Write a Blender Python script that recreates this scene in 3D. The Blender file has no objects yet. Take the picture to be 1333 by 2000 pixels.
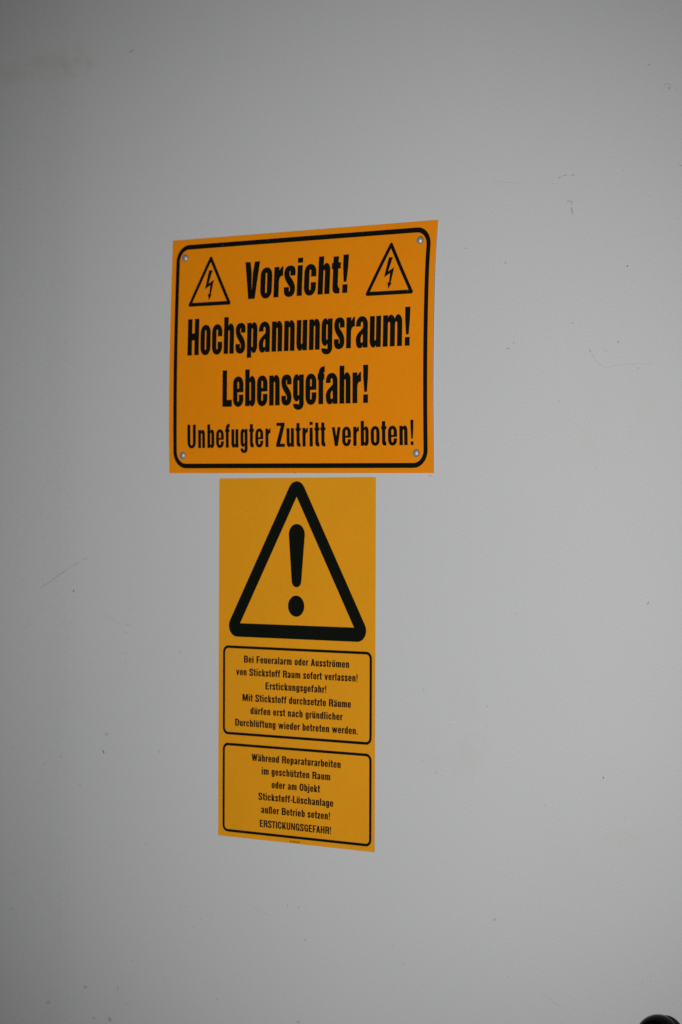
import bpy, math, random
from mathutils import Matrix, Vector
from mathutils.geometry import delaunay_2d_cdt
random.seed(7)
MM = 0.001
ZB = 1.65                                   # wall height of the sticker's top left corner
sc = bpy.context.scene
C = sc.collection

# ------------------------------------------------------------------ camera
cam_data = bpy.data.cameras.new("camera")
cam = bpy.data.objects.new("camera", cam_data)
C.objects.link(cam)
cr_, cu_, cf_ = Vector((0.77645438, 0.63016516, 0.00323511)), Vector((-0.0014973, -0.00328884, 0.99999347)), Vector((-0.63017168, 0.77645416, 0.00161009))
m = Matrix.Identity(4)
for i in range(3):
    m[i][0], m[i][1], m[i][2] = cr_[i], cu_[i], -cf_[i]
m[0][3], m[1][3], m[2][3] = 1.495525, -1.672191, ZB - 0.032923
cam.matrix_world = m
cam_data.sensor_fit = 'VERTICAL'
cam_data.sensor_height = 22.2
cam_data.lens = 55.0
cam_data.clip_start = 0.05
cam_data.clip_end = 50
cam_data.dof.use_dof = True
cam_data.dof.focus_distance = 2.08
cam_data.dof.aperture_fstop = 5.6
sc.camera = cam

# ------------------------------------------------------------------ world, lamps, exposure
w = bpy.data.worlds.new("World"); sc.world = w; w.use_nodes = True
bg = w.node_tree.nodes['Background']
bg.inputs[0].default_value = (0.93, 0.98, 1.0, 1)
bg.inputs[1].default_value = 0.028
def lamp(kind, name, loc, target, energy, color, **kw):
    d = bpy.data.lights.new(name, kind)
    d.energy = energy; d.color = color
    for k, v in kw.items(): setattr(d, k, v)
    o = bpy.data.objects.new(name, d); C.objects.link(o)
    o.location = loc
    o.rotation_euler = (Vector(target) - Vector(loc)).to_track_quat('-Z', 'Y').to_euler()
    return o
lamp('SPOT', 'hand_lamp', (0.557, -1.268, ZB - 0.115), (0.152, 0.0, ZB - 0.065), 51.5, (0.995, 1.0, 0.999),
     spot_size=2 * 0.612, spot_blend=1.0, shadow_soft_size=0.05)
lamp('AREA', 'side_window', (1.95, -0.42, ZB + 0.25), (0.1, 0.0, ZB), 0.35, (0.97, 0.99, 1.0),
     shape='RECTANGLE', size=0.16, size_y=0.30)
sc.view_settings.view_transform = 'Standard'
sc.view_settings.look = 'None'
sc.view_settings.exposure = 0.0
sc.view_settings.gamma = 1.0

# ------------------------------------------------------------------ materials
def mat(name, col, rough=0.5, metal=0.0, spec=0.5, mottle=0.0, mscale=300.0, bump=0.0, bscale=400.0, coat=0.0):
    M = bpy.data.materials.new(name); M.use_nodes = True
    nt = M.node_tree; N = nt.nodes; L = nt.links
    b = N['Principled BSDF']
    b.inputs['Base Color'].default_value = (*col, 1)
    b.inputs['Roughness'].default_value = rough
    b.inputs['Metallic'].default_value = metal
    b.inputs['Specular IOR Level'].default_value = spec
    b.inputs['Coat Weight'].default_value = coat
    if mottle or bump:
        tc = N.new('ShaderNodeTexCoord')
    if mottle:
        n1 = N.new('ShaderNodeTexNoise'); n1.inputs['Scale'].default_value = mscale; n1.inputs['Detail'].default_value = 3
        n2 = N.new('ShaderNodeTexNoise'); n2.inputs['Scale'].default_value = 14; n2.inputs['Detail'].default_value = 4
        L.new(tc.outputs['Object'], n1.inputs['Vector']); L.new(tc.outputs['Object'], n2.inputs['Vector'])
        ad = N.new('ShaderNodeMath'); ad.operation = 'ADD'
        L.new(n1.outputs['Fac'], ad.inputs[0]); L.new(n2.outputs['Fac'], ad.inputs[1])
        mr = N.new('ShaderNodeMapRange'); mr.inputs[1].default_value = 0.6; mr.inputs[2].default_value = 1.4
        mr.inputs[3].default_value = 1 - mottle; mr.inputs[4].default_value = 1 + mottle
        L.new(ad.outputs[0], mr.inputs[0])
        mx = N.new('ShaderNodeMix'); mx.data_type = 'RGBA'; mx.blend_type = 'MULTIPLY'
        mx.inputs[0].default_value = 1
        mx.inputs[6].default_value = (*col, 1)
        L.new(mr.outputs[0], mx.inputs[7])
        L.new(mx.outputs[2], b.inputs['Base Color'])
    if bump:
        nb = N.new('ShaderNodeTexNoise'); nb.inputs['Scale'].default_value = bscale; nb.inputs['Detail'].default_value = 2
        L.new(tc.outputs['Object'], nb.inputs['Vector'])
        bp = N.new('ShaderNodeBump'); bp.inputs['Strength'].default_value = bump; bp.inputs['Distance'].default_value = 0.0004
        L.new(nb.outputs['Fac'], bp.inputs['Height']); L.new(bp.outputs[0], b.inputs['Normal'])
    return M

M_orange = mat('orange_enamel', (0.825, 0.250, 0.0020), 0.45, spec=0.20, mottle=0.05, bump=0.05)
M_yellow = mat('amber_vinyl', (0.755, 0.308, 0.0075), 0.5, spec=0.2, mottle=0.055, bump=0.10)
M_black = mat('black_print', (0.0045, 0.0055, 0.003), 0.42, spec=0.14, mottle=0.15)
M_brown = mat('brown_black_print', (0.014, 0.0055, 0.002), 0.5, spec=0.2, mottle=0.15)
M_faint = mat('faint_brown_print', (0.22, 0.075, 0.006), 0.5, spec=0.2)
M_edge = mat('sheet_edge', (0.72, 0.62, 0.48), 0.6)
M_metal = mat('zinc_metal', (0.40, 0.41, 0.40), 0.50, metal=0.6, mottle=0.5, mscale=900, bump=0.5, bscale=1100)
M_knob = mat('black_plastic', (0.0008, 0.0008, 0.0018), 0.08, spec=0.06)
M_rose = mat('dark_metal', (0.10, 0.10, 0.11), 0.4, metal=0.8)
M_scuff = mat('brown_scuff', (0.385, 0.36, 0.30), 0.7)
M_spot = mat('yellowed_drip', (0.48, 0.46, 0.385), 0.6)
M_dark = mat('dark_nick', (0.06, 0.055, 0.05), 0.7)
M_pale = mat('pale_nick', (0.78, 0.76, 0.70), 0.6)
M_dust = mat('settled_dust', (0.16, 0.16, 0.14), 0.8)
M_ghost = mat('faint_rub', (0.515, 0.495, 0.46), 0.6)
M_specksign = mat('dried_dirt', (0.12, 0.06, 0.01), 0.8)

# painted wall: fine orange-peel, grain, faint grime patches with shapes of their own
M_wall = bpy.data.materials.new('white_lacquer'); M_wall.use_nodes = True
nt = M_wall.node_tree; N = nt.nodes; L = nt.links
pb = N['Principled BSDF']; pb.inputs['Roughness'].default_value = 0.5; pb.inputs['Specular IOR Level'].default_value = 0.28
tc = N.new('ShaderNodeTexCoord')
def noise(scale, detail=2, rough=0.5, off=(0, 0, 0), stretch=(1, 1, 1)):
    mp = N.new('ShaderNodeMapping'); mp.inputs['Location'].default_value = off; mp.inputs['Scale'].default_value = stretch
    L.new(tc.outputs['Object'], mp.inputs['Vector'])
    n = N.new('ShaderNodeTexNoise'); n.inputs['Scale'].default_value = scale; n.inputs['Detail'].default_value = detail; n.inputs['Roughness'].default_value = rough
    L.new(mp.outputs[0], n.inputs['Vector']); return n
def math_(op, a, b=None, c=None, clamp=False):
    n = N.new('ShaderNodeMath'); n.operation = op; n.use_clamp = clamp
    for i, q in enumerate((a, b, c)):
        if q is None: continue
        if isinstance(q, (int, float)): n.inputs[i].default_value = q
        else: L.new(q, n.inputs[i])
    return n.outputs[0]
def ramp(v, a, b, c, d):
    n = N.new('ShaderNodeMapRange'); n.interpolation_type = 'SMOOTHSTEP'
    n.inputs[1].default_value = a; n.inputs[2].default_value = b; n.inputs[3].default_value = c; n.inputs[4].default_value = d
    L.new(v, n.inputs[0]); return n.outputs[0]
sep = N.new('ShaderNodeSeparateXYZ'); L.new(tc.outputs['Object'], sep.inputs[0])
def blob(cx, cz, rx, rz, power=1.0):       # soft elliptical patch, metres in wall space
    dx = math_('DIVIDE', math_('SUBTRACT', sep.outputs[0], cx), rx)
    dz = math_('DIVIDE', math_('SUBTRACT', sep.outputs[2], cz), rz)
    r2 = math_('ADD', math_('MULTIPLY', dx, dx), math_('MULTIPLY', dz, dz))
    return ramp(r2, 0.15, 1.0, 1.0, 0.0)
def mixc(fac, a, b):
    n = N.new('ShaderNodeMix'); n.data_type = 'RGBA'
    if isinstance(fac, float): n.inputs[0].default_value = fac
    else: L.new(fac, n.inputs[0])
    for i, q in ((6, a), (7, b)):
        if isinstance(q, tuple): n.inputs[i].default_value = (*q, 1)
        else: L.new(q, n.inputs[i])
    return n.outputs[2]
base = mixc(ramp(noise(3.0, 3).outputs['Fac'], .35, .65, 0, 1), (0.567, 0.567, 0.567), (0.58, 0.578, 0.576))
gr1 = noise(950, 1, .5); 
grain = mixc(ramp(gr1.outputs['Fac'], .3, .7, 0, 1), (0.945, 0.945, 0.95), (1.05, 1.05, 1.045))
gm = N.new('ShaderNodeMix'); gm.data_type = 'RGBA'; gm.blend_type = 'MULTIPLY'; gm.inputs[0].default_value = 1
L.new(base, gm.inputs[6]); L.new(grain, gm.inputs[7])
col = gm.outputs[2]
gc = noise(620, 1, .5, (3, 5, 1))
gm2 = N.new('ShaderNodeMix'); gm2.data_type = 'RGBA'; gm2.blend_type = 'MULTIPLY'; gm2.inputs[0].default_value = 1
L.new(col, gm2.inputs[6]); L.new(mixc(ramp(gc.outputs['Fac'], .3, .7, 0, 1), (1.02, 0.985, 0.985), (0.98, 1.01, 1.015)), gm2.inputs[7])
col = gm2.outputs[2]
bl = blob(-0.2545, ZB + 0.3878, 0.085, 0.016); nn = ramp(noise(40, 4, .65, (0.40, 0, 1.38), (0.5, 1, 2)).outputs['Fac'], 0.35, 0.7, 0.0, 0.400)
col = mixc(math_('MULTIPLY', bl, nn), col, (0.47, 0.455, 0.39))
bl = blob(-0.1996, ZB + 0.3895, 0.055, 0.022); nn = ramp(noise(60, 4, .65, (1.20, 0, 1.22), (1, 1, 1)).outputs['Fac'], 0.4, 0.7, 0.0, 0.336)
col = mixc(math_('MULTIPLY', bl, nn), col, (0.48, 0.465, 0.41))
bl = blob(-0.1794, ZB + 0.3835, 0.03, 0.012); nn = ramp(noise(90, 4, .65, (1.50, 0, 1.30), (1, 1, 1)).outputs['Fac'], 0.4, 0.65, 0.0, 0.360)
col = mixc(math_('MULTIPLY', bl, nn), col, (0.46, 0.44, 0.38))
bl = blob(0.2780, ZB + -0.2243, 0.022, 0.02); nn = ramp(noise(60, 4, .65, (9.25, 0, 14.68), (1, 1, 1)).outputs['Fac'], 0.35, 0.6, 0.0, 0.189)
col = mixc(math_('MULTIPLY', bl, nn), col, (0.5, 0.485, 0.45))
bl = blob(0.2256, ZB + -0.2241, 0.03, 0.028); nn = ramp(noise(50, 4, .65, (8.25, 0, 14.60), (1, 1, 1)).outputs['Fac'], 0.35, 0.65, 0.0, 0.168)
col = mixc(math_('MULTIPLY', bl, nn), col, (0.51, 0.5, 0.465))
bl = blob(0.2675, ZB + -0.1840, 0.02, 0.03); nn = ramp(noise(40, 4, .65, (9.05, 0, 13.70), (1, 1, 1)).outputs['Fac'], 0.35, 0.65, 0.0, 0.168)
col = mixc(math_('MULTIPLY', bl, nn), col, (0.52, 0.505, 0.475))
bl = blob(0.2599, ZB + -0.2355, 0.022, 0.018); nn = ramp(noise(70, 4, .65, (8.90, 0, 14.92), (1, 1, 1)).outputs['Fac'], 0.35, 0.65, 0.0, 0.168)
col = mixc(math_('MULTIPLY', bl, nn), col, (0.51, 0.495, 0.46))
bl = blob(0.4175, ZB + 0.0448, 0.06, 0.045); nn = ramp(noise(40, 4, .65, (12.10, 0, 8.15), (1, 1, 1)).outputs['Fac'], 0.4, 0.65, 0.0, 0.168)
col = mixc(math_('MULTIPLY', bl, nn), col, (0.53, 0.52, 0.49))
bl = blob(0.3793, ZB + 0.0315, 0.05, 0.03); nn = ramp(noise(50, 4, .65, (11.30, 0, 8.50), (1, 1, 1)).outputs['Fac'], 0.4, 0.65, 0.0, 0.168)
col = mixc(math_('MULTIPLY', bl, nn), col, (0.54, 0.53, 0.5))
bl = blob(0.3853, ZB + -0.2911, 0.08, 0.05); nn = ramp(noise(20, 4, .65, (11.40, 0, 16.50), (1, 1, 1)).outputs['Fac'], 0.4, 0.65, 0.0, 0.168)
col = mixc(math_('MULTIPLY', bl, nn), col, (0.53, 0.525, 0.51))
bl = blob(0.4304, ZB + -0.2714, 0.05, 0.07); nn = ramp(noise(20, 4, .65, (12.35, 0, 16.10), (1, 1, 1)).outputs['Fac'], 0.4, 0.65, 0.0, 0.168)
col = mixc(math_('MULTIPLY', bl, nn), col, (0.54, 0.535, 0.52))
bl = blob(0.4210, ZB + -0.2829, 0.025, 0.008); nn = ramp(noise(60, 4, .65, (12.15, 0, 16.37), (1, 1, 1)).outputs['Fac'], 0.35, 0.6, 0.0, 0.210)
col = mixc(math_('MULTIPLY', bl, nn), col, (0.52, 0.51, 0.46))
bl = blob(-0.2267, ZB + -0.3474, 0.025, 0.03); nn = ramp(noise(50, 4, .65, (0.75, 0, 16.60), (1, 1, 1)).outputs['Fac'], 0.4, 0.65, 0.0, 0.168)
col = mixc(math_('MULTIPLY', bl, nn), col, (0.52, 0.51, 0.5))
L.new(col, pb.inputs['Base Color'])
bp = N.new('ShaderNodeBump'); bp.inputs['Strength'].default_value = 0.04; bp.inputs['Distance'].default_value = 0.0004
L.new(noise(330, 2).outputs['Fac'], bp.inputs['Height']); L.new(bp.outputs[0], pb.inputs['Normal'])

# ------------------------------------------------------------------ object helpers
def link(name, verts, faces, material, parent=None, smooth=False):
    me = bpy.data.meshes.new(name); me.from_pydata([tuple(v) for v in verts], [], faces); me.update()
    mats = material if isinstance(material, list) else [material]
    for q in mats: me.materials.append(q)
    if smooth:
        for p in me.polygons: p.use_smooth = True
    o = bpy.data.objects.new(name, me); C.objects.link(o)
    if parent is not None: o.parent = parent
    return o
def thing(name, label, cat, loc=(0, 0, 0), group=None):
    o = bpy.data.objects.new(name, None); C.objects.link(o); o.location = loc
    o.empty_display_size = 0.05
    o['label'] = label; o['category'] = cat
    if group: o['group'] = group
    return o

# ------------------------------------------------------------------ 2D shapes and exact booleans
def rr(x0, y0, x1, y1, tl=0, tr=0, br=0, bl=0, p=2.15, n=9):
    """rounded rectangle; every corner is 0 or (rx, ry)"""
    def arc(cx, cy, r, a0, sx, sy):
        if not r: return [(cx, cy)]
        out = []
        for i in range(n + 1):
            a = i / n * math.pi / 2
            c, s = (math.sin(a), math.cos(a)) if a0 else (math.cos(a), math.sin(a))
            out.append((cx - sx * r[0] + sx * r[0] * abs(c) ** (2 / p), cy - sy * r[1] + sy * r[1] * abs(s) ** (2 / p)))
        return out
    P = []
    P += arc(x1, y1, tr, 0, 1, 1)
    P += arc(x0, y1, tl, 1, -1, 1)
    P += arc(x0, y0, bl, 0, -1, -1)
    P += arc(x1, y0, br, 1, 1, -1)
    return P
def box(x0, y0, x1, y1): return [(x0, y0), (x1, y0), (x1, y1), (x0, y1)]
def bez(p0, p1, p2, p3, n=10):
    return [tuple((1-t)**3*a + 3*(1-t)**2*t*b + 3*(1-t)*t*t*c + t**3*d for a, b, c, d in zip(p0, p1, p2, p3)) for t in [i / n for i in range(1, n + 1)]]
def pen(path, rx, ry, mul=None):
    """stroke a path with an elliptical pen, flat ends"""
    Lf, Rt = [], []
    n = len(path)
    for i in range(n):
        a = path[max(i - 1, 0)]; b = path[min(i + 1, n - 1)]
        tx, ty = b[0] - a[0], b[1] - a[1]
        l = math.hypot(tx, ty); nx, ny = -ty / l, tx / l
        q_ = ry * (mul[i] if mul else 1)
        d = math.sqrt(rx * rx * nx * nx + q_ * q_ * ny * ny)
        ox, oy = rx * rx * nx / d, q_ * q_ * ny / d
        Lf.append((path[i][0] + ox, path[i][1] + oy)); Rt.append((path[i][0] - ox, path[i][1] - oy))
    return Lf + Rt[::-1]
def wind(P, x, y):
    wn = 0
    for i in range(len(P)):
        x0, y0 = P[i]; x1, y1 = P[(i + 1) % len(P)]
        if (y0 <= y) != (y1 <= y):
            if x0 + (y - y0) / (y1 - y0) * (x1 - x0) > x: wn += 1 if y1 > y0 else -1
    return wn
def solve(ops, extra=()):
    """ops: ordered (sign, polygon) -> triangulated flat region"""
    V, E = [], []
    for sg, P in ops:
        k = len(V); V += [Vector(q) for q in P]
        E += [(k + i, k + (i + 1) % len(P)) for i in range(len(P))]
    V += [Vector(q) for q in extra]
    vo, eo, fo, *_ = delaunay_2d_cdt(V, E, [], 0, 1e-6)
    keep = []
    for f in fo:
        x = sum(vo[i][0] for i in f) / len(f); y = sum(vo[i][1] for i in f) / len(f)
        ins = False
        for sg, P in ops:
            if wind(P, x, y) != 0: ins = sg > 0
        if ins: keep.append(f)
    used = sorted({i for f in keep for i in f}); mp = {v: i for i, v in enumerate(used)}
    return [(vo[i][0], vo[i][1]) for i in used], [tuple(mp[i] for i in f) for f in keep]

# ------------------------------------------------------------------ condensed grotesque letters (cap height 1)
class Font:
    def __init__(s_, **k): s_.__dict__.update(k); s_.cache = {}
HEAVY = Font(s=.163, t=.145, ta=.185, tc=.165, bar=.195, X=.81, A=1.0, W=.372, O=.376, D=.135, cs=.166, cw=.422, side=.032, rside=.026, wa=.398,
             gb=.10, ea=.40, eb=.475, ec=.60, ca=.42, cb=.60, mw=.632, rw=.288, ar=.25, tb=.165, tw=.275, fw=.245, sw=.355, space=.2, exw=.168, exd=.225, exg=.065, exl=.022, sm=.42)
COND = Font(s=.156, t=.134, ta=.158, tc=.135, bar=.14, X=.77, A=1.0, W=.372, O=.415, D=.235, cs=.163, cw=.458, side=.062, rside=.047, wa=.38,
            gb=.03, ea=.36, eb=.43, ec=.54, ca=.33, cb=.575, mw=.59, rw=.27, ar=.19, tb=.12, tw=.25, fw=.245, sw=.355, space=.27, exw=.135, exd=.15, exg=.10, exl=.01, sm=.25)
BOLD = Font(s=.200, t=.152, ta=.175, tc=.172, bar=.15, X=.755, A=1.0, W=.465, O=.475, D=.225, cs=.218, cw=.61, side=.056, rside=.040, wa=.465,
            gb=.03, ea=.34, eb=.42, ec=.565, ca=.35, cb=.59, mw=.745, rw=.33, ar=.20, tb=.16, tw=.345, fw=.365, sw=.435, space=.32, exw=.175, exd=.15, exg=.09, exl=.01, sm=.20)
def mirror(ops, w): return [(a, [(w - x, y) for x, y in P]) for a, P in ops]
def flip(ops, w, h): return [(a, [(w - x, h - y) for x, y in P]) for a, P in ops]
def shift(ops, dx, dy=0): return [(a, [(x + dx, y + dy) for x, y in P]) for a, P in ops]
def ell(w, k): return (w / 2, w * k)
def glyph(F, ch):
    """returns ops, advance width, left side kind, right side kind ('s' straight, 'r' round, 'd' diagonal)"""
    s, t, X, A, W, O, D = F.s, F.t, F.X, F.A, F.W, F.O, F.D
    o = .012
    um = None
    if ch in 'äöüÄÖÜ':
        um = ch; ch = {'ä': 'a', 'ö': 'o', 'ü': 'u'}[ch]
    def ring(w, h, sx, tt):
        c = w - 2 * sx
        e = ell(w, .62); i = ell(c, .95)
        return [(1, rr(0, -o, w, h + o, e, e, e, e)), (-1, rr(sx, tt - o, w - sx, h + o - tt, i, i, i, i))]
    def nshape(w, top):
        c = w - 2 * s; aw = w - .84 * s
        return [(1, rr(s * .84, 0, w, X + o, (aw * .46, W * .55), (aw * .54, W * .52), p=2)),
                (-1, rr(s, -.02, w - s, X + o - F.ta, (c / 2, c * .95), (c / 2, c * .95))),
                (1, box(0, 0, s, top))]
    def bshape(w, lo, hi, sb, st):        # bowl between lo and hi, stem sb..st on the left
        c = w - 2 * s; aw = w - .84 * s
        a1 = (aw * .46, W * .55); a2 = (aw * .54, W * .52); i = (c / 2, c * .95)
        tt = (F.ta + F.t) / 2
        return [(1, rr(s * .84, lo - o, w, hi + o, a1, a2, a2, a1, p=2)),
                (-1, rr(s, lo - o + tt, w - s, hi + o - tt, i, i, i, i)), (1, box(0, sb, s, st))]
    S_ = F.cs; T = F.tc
    L_ = R_ = 's'
    if ch == 'o': ops = ring(O, X, s, t); w = O; L_ = R_ = 'r'
    elif ch == 'c':
        ops = ring(O, X, s, t) + [(-1, box(O / 2, F.ca * X, O + .1, F.cb * X))]; w = O; L_ = R_ = 'r'
    elif ch == 'e':
        ops = ring(O, X, s, t); w = O; L_ = R_ = 'r'
        ops += [(1, box(s * .6, F.eb * X, O - s * .6, F.ec * X)), (-1, box(s + (O - 2 * s) * .5, F.ea * X, O + .1, F.eb * X))]
        ops += [(-1, box(s, F.ea * X, O - s * .9, F.eb * X))]
    elif ch == 'n': ops = nshape(W, X); w = W; R_ = 's'
    elif ch == 'h': ops = nshape(W, A); w = W
    elif ch == 'u': ops = flip(nshape(W, X), W, X); w = W
    elif ch == 'm':
        w = F.mw; w2 = (w + s) / 2
        a = nshape(w2, X); b = shift(nshape(w2, X)[:2], w2 - s)
        ops = [a[0], b[0], a[1], b[1], a[2], (1, box(w2 - s, 0, w2, X * .6))]
    elif ch == 'b': ops = bshape(W, 0, X, 0, A); w = W; R_ = 'r'
    elif ch == 'p': ops = bshape(W, 0, X, -D, X); w = W; R_ = 'r'
    elif ch == 'd': ops = mirror(bshape(W, 0, X, 0, A), W); w = W; L_ = 'r'
    elif ch == 'g':
        w = W; L_ = 'r'
        g = mirror(bshape(W, F.gb, X, .2, X), W)
        e = ell(w, .5); c = w - 2 * s; i = (c / 2, c * .8)
        ops = [(1, rr(0, -D, w, .35, 0, 0, (w * .5, w * .5), (w * .5, w * .42))), (-1, rr(s * .92, -D + t, w - s, .4, 0, 0, i, i)),
               (-1, box(-.1, -D + t * 1.15 if F is HEAVY else -D + t * 1.5, w - s, .45)), (1, box(w - s, 0, w, X))] + g
    elif ch == 'a':
        w = F.wa; c = w - 2 * s; i = (c / 2, c * .9); tt = t
        ops = [(1, rr(0, .3 * X, w, X + o, ell(w, .58), ell(w, .58))),
               (-1, rr(s, .2, w - s, X + o - tt, i, i)),
               (-1, box(-.1, 0, s + c * .35, .685 * X)), (-1, box(-.1, 0, w - s, .55 * X)), (1, box(w - s, 0, w, X * .75))]
        # slanted bowl
        y1 = .60 * X
        P = bez((w - s * .9, y1 + .07), (w - s, y1 - .02), (0, .50 * X), (0, .27 * X)) + bez((0, .27 * X), (0, .05), (w * .12, -o), (w * .36, -o)) + bez((w * .36, -o), (w * .55, -o), (w - s * 1.0, .05), (w - s, .14 * X)) + [(w - s * .5, .3 * X), (w - s * .5, y1)]
        ops.append((1, P))
        Q = bez((w - s, .455 * X), (w - s - c * .3, .42 * X), (s, .40 * X), (s, .27 * X)) + bez((s, .27 * X), (s, t * .8), (s + c * .3, t - o), (s + c * .5, t - o)) + bez((s + c * .5, t - o), (s + c * .75, t - o), (w - s, t), (w - s, t + .04))
        ops.append((-1, Q)); ops.append((1, box(w - s, 0, w, X * .3))); L_ = 'r'
    elif ch in 'sS':
        if ch == 's': w, h, sx, tt = F.sw, X, s, t
        else: w, h, sx, tt = F.cw * .98, A, S_, T
        xl, xr, yt, yb = sx / 2, w - sx / 2, h + o - tt / 2, tt / 2 - o
        k = (xr - xl) * .62
        top = h * .81; bot = h * .20
        path = [(xr, h * .68), (xr, (h * .68 + top) / 2), (xr, top - .015)]
        path += bez(path[-1], (xr, top + k * .75), (w / 2 + (xr - xl) * .28, yt), (w / 2, yt), 7)
        path += bez((w / 2, yt), (w / 2 - (xr - xl) * .28, yt), (xl, top + k * .6), (xl, top - .06 * h), 7)
        i0 = len(path); path += bez((xl, top - .06 * h), (xl, h * .54), (xr, h * .46), (xr, bot + .06 * h), 12); i1 = len(path)
        path += bez((xr, bot + .06 * h), (xr, bot - k * .6), (w / 2 + (xr - xl) * .28, yb), (w / 2, yb), 7)
        path += bez((w / 2, yb), (w / 2 - (xr - xl) * .28, yb), (xl, bot - k * .75), (xl, bot + .015), 7)
        path += [(xl, (bot + h * .31) / 2), (xl, h * .315)]
        mul = [1 + (F.sm * math.sin(math.pi * (i - i0) / (i1 - i0)) if i0 <= i <= i1 else 0) for i in range(len(path))]
        ops = [(1, pen(path, sx / 2, tt / 2, mul))]; L_ = R_ = 'r'
    elif ch == 'r':
        w = F.rw; a = F.ar; d = w - s
        ops = [(1, box(0, 0, s, X)), (1, [(s * .7, X - .45), (s * .7, X - .16)] + bez((s * .7, X - .16), (s + d * .15, X - .08), (s + d * .4, X + o * .6), (w, X + o * 1.3), 6) +
               [(w, X - a)] + bez((w, X - a), (s + d * .45, X - a + .015), (s, X - a - .02), (s, X - a - .16), 6))]; R_ = 'd'
    elif ch == 't':
        w = F.tw; x0 = (w - s) * (.42 if F is not HEAVY else .36); ht = .97
        ops = [(1, rr(x0, 0, x0 + s, ht, 0, 0, 0, (s * .7, s * .9))), (1, box(0, X - F.tb, w, X)), (1, rr(x0, -o * .3, w * .96, t * .95, 0, 0, 0, (s * .8, s * .9))),
               (1, [(x0 + s * .9, t * .8), (x0 + s + .03, t * .9), (x0 + s, t * 1.5), (x0 + s * .9, t * 1.5)])]
        L_ = R_ = 'd'
    elif ch == 'f':
        w = F.fw; x0 = (w - s) * .38; tf = t * 1.05
        ops = [(1, rr(x0, 0, w, A + o * .3, (s * 1.1, s * 1.25))), (-1, rr(x0 + s, -.1, w + .1, A - tf, (s * .35, s * .5))),
               (1, box(0, X - F.tb, w * .95, X))]; L_ = R_ = 'd'
    elif ch in 'ij':
        w = s; ops = [(1, box(0, 0 if ch == 'i' else -.1, s, X)), (1, box(0, A - .125, s, A + .01))]
        if ch == 'j':
            ops = [(1, rr(-s * .75, -D, s, X, 0, 0, (s * 1.0, s * 1.1), 0)), (-1, box(-s * 1.5, -D + t, 0, X + .1)), (1, box(0, A - .125, s, A + .01)), (1, box(0, 0, s, X))]
    elif ch in 'lI': w = s if ch == 'l' else S_; ops = [(1, box(0, 0, w, A))]
    elif ch == 'k':
        w = W * 1.04; ops = [(1, box(0, 0, s, A)), (1, [(s, X * .34), (w - s * 1.12, X), (w - .01, X), (s, X * .10)]), (1, [(s + .02, X * .40), (w - s * 1.15, 0), (w + .01, 0), (s + (w - s) * .42, X * .62)])]; R_ = 'd'
    elif ch in 'vw':
        w1 = F.W * 1.13
        q = s * .92; h = w1 / 2
        v = lambda x: [(1, [(x, X), (x + q, X), (x + h + q * .5, 0), (x + h - q * .5, 0)]), (1, [(x + w1 - q, X), (x + w1, X), (x + h + q * .5, 0), (x + h - q * .5, 0)])]
        if ch == 'v': ops = v(0); w = w1
        else:
            w1 *= .92; h = w1 / 2; q *= .92; ops = v(0) + v(w1 - q * .95); w = 2 * w1 - q * .95
        L_ = R_ = 'd'
    elif ch == 'z':
        w = W * .88; ops = [(1, box(.01, X - t, w - .01, X)), (1, box(0, 0, w, t)), (1, [(0, t * .9), (w - s * 1.25, X - t), (w - .01, X - t * .9), (s * 1.25, t)])]; L_ = R_ = 'd'
    elif ch == 'ß':
        w = W * 1.1; c = w - 2 * s; i = (c / 2, c * .9); r = w - s * .15
        ops = [(1, rr(0, 0, r, A + o, (w * .5, w * .45), (w * .45, w * .42))), (-1, rr(s, -.1, r - s, A + o - t, i, i)),
               (1, rr(s + c * .5, -o, w, .56, 0, (s, .2), (s, .2), 0)), (-1, rr(s, t, w - s, .56 - t * .2, 0, i, i, 0)),
               (-1, box(s, -.1, s + c * .45, .5)), (1, box(s + c * .45, .50, w - s * .7, .50 + t * .8)), (1, box(0, 0, s, A * .6)), (-1, [(r - s * .3, .565), (w + .05, .50), (w + .05, .63)])]
    # capitals
    elif ch == 'H': w = F.cw; ops = [(1, box(0, 0, S_, A)), (1, box(w - S_, 0, w, A)), (1, box(S_ * .5, .5 - F.bar * .46, w - S_ * .5, .5 + F.bar * .54))]
    elif ch == 'L': w = F.cw * .82; ops = [(1, box(0, 0, S_, A)), (1, box(0, 0, w, T if F is COND else .19))]; R_ = 'd'
    elif ch == 'E': w = F.cw * .86; ops = [(1, box(0, 0, S_, A)), (1, box(0, 0, w, T)), (1, box(0, A - T, w * .98, A)), (1, box(0, .5 - T * .4, w * .93, .5 + T * .6))]
    elif ch == 'F': w = F.cw * .82; ops = [(1, box(0, 0, S_, A)), (1, box(0, A - T, w, A)), (1, box(0, .49 - T * .5, w * .92, .49 + T * .5))]; R_ = 'd'
    elif ch == 'T': w = F.cw * .88; ops = [(1, box(w / 2 - S_ / 2, 0, w / 2 + S_ / 2, A)), (1, box(0, A - T, w, A))]; L_ = R_ = 'd'
    elif ch == 'V':
        w = .475 if F is HEAVY else .47; q = S_ * 1.02; h = w / 2
        ops = [(1, [(0, A), (q, A), (h + q * .62, 0), (h - q * .62, 0)]), (1, [(w - q, A), (w, A), (h + q * .62, 0), (h - q * .62, 0)]), (-1, [(h - q * .16, A), (h + q * .16, A), (h + .004, .26), (h - .004, .26)])]; L_ = R_ = 'd'
    elif ch == 'W':
        q = S_ * .86; w1 = .54; h = w1 / 2
        v = lambda x: [(1, [(x, A), (x + q, A), (x + h + q * .5, 0), (x + h - q * .5, 0)]), (1, [(x + w1 - q, A), (x + w1, A), (x + h + q * .5, 0), (x + h - q * .5, 0)])]
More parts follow.
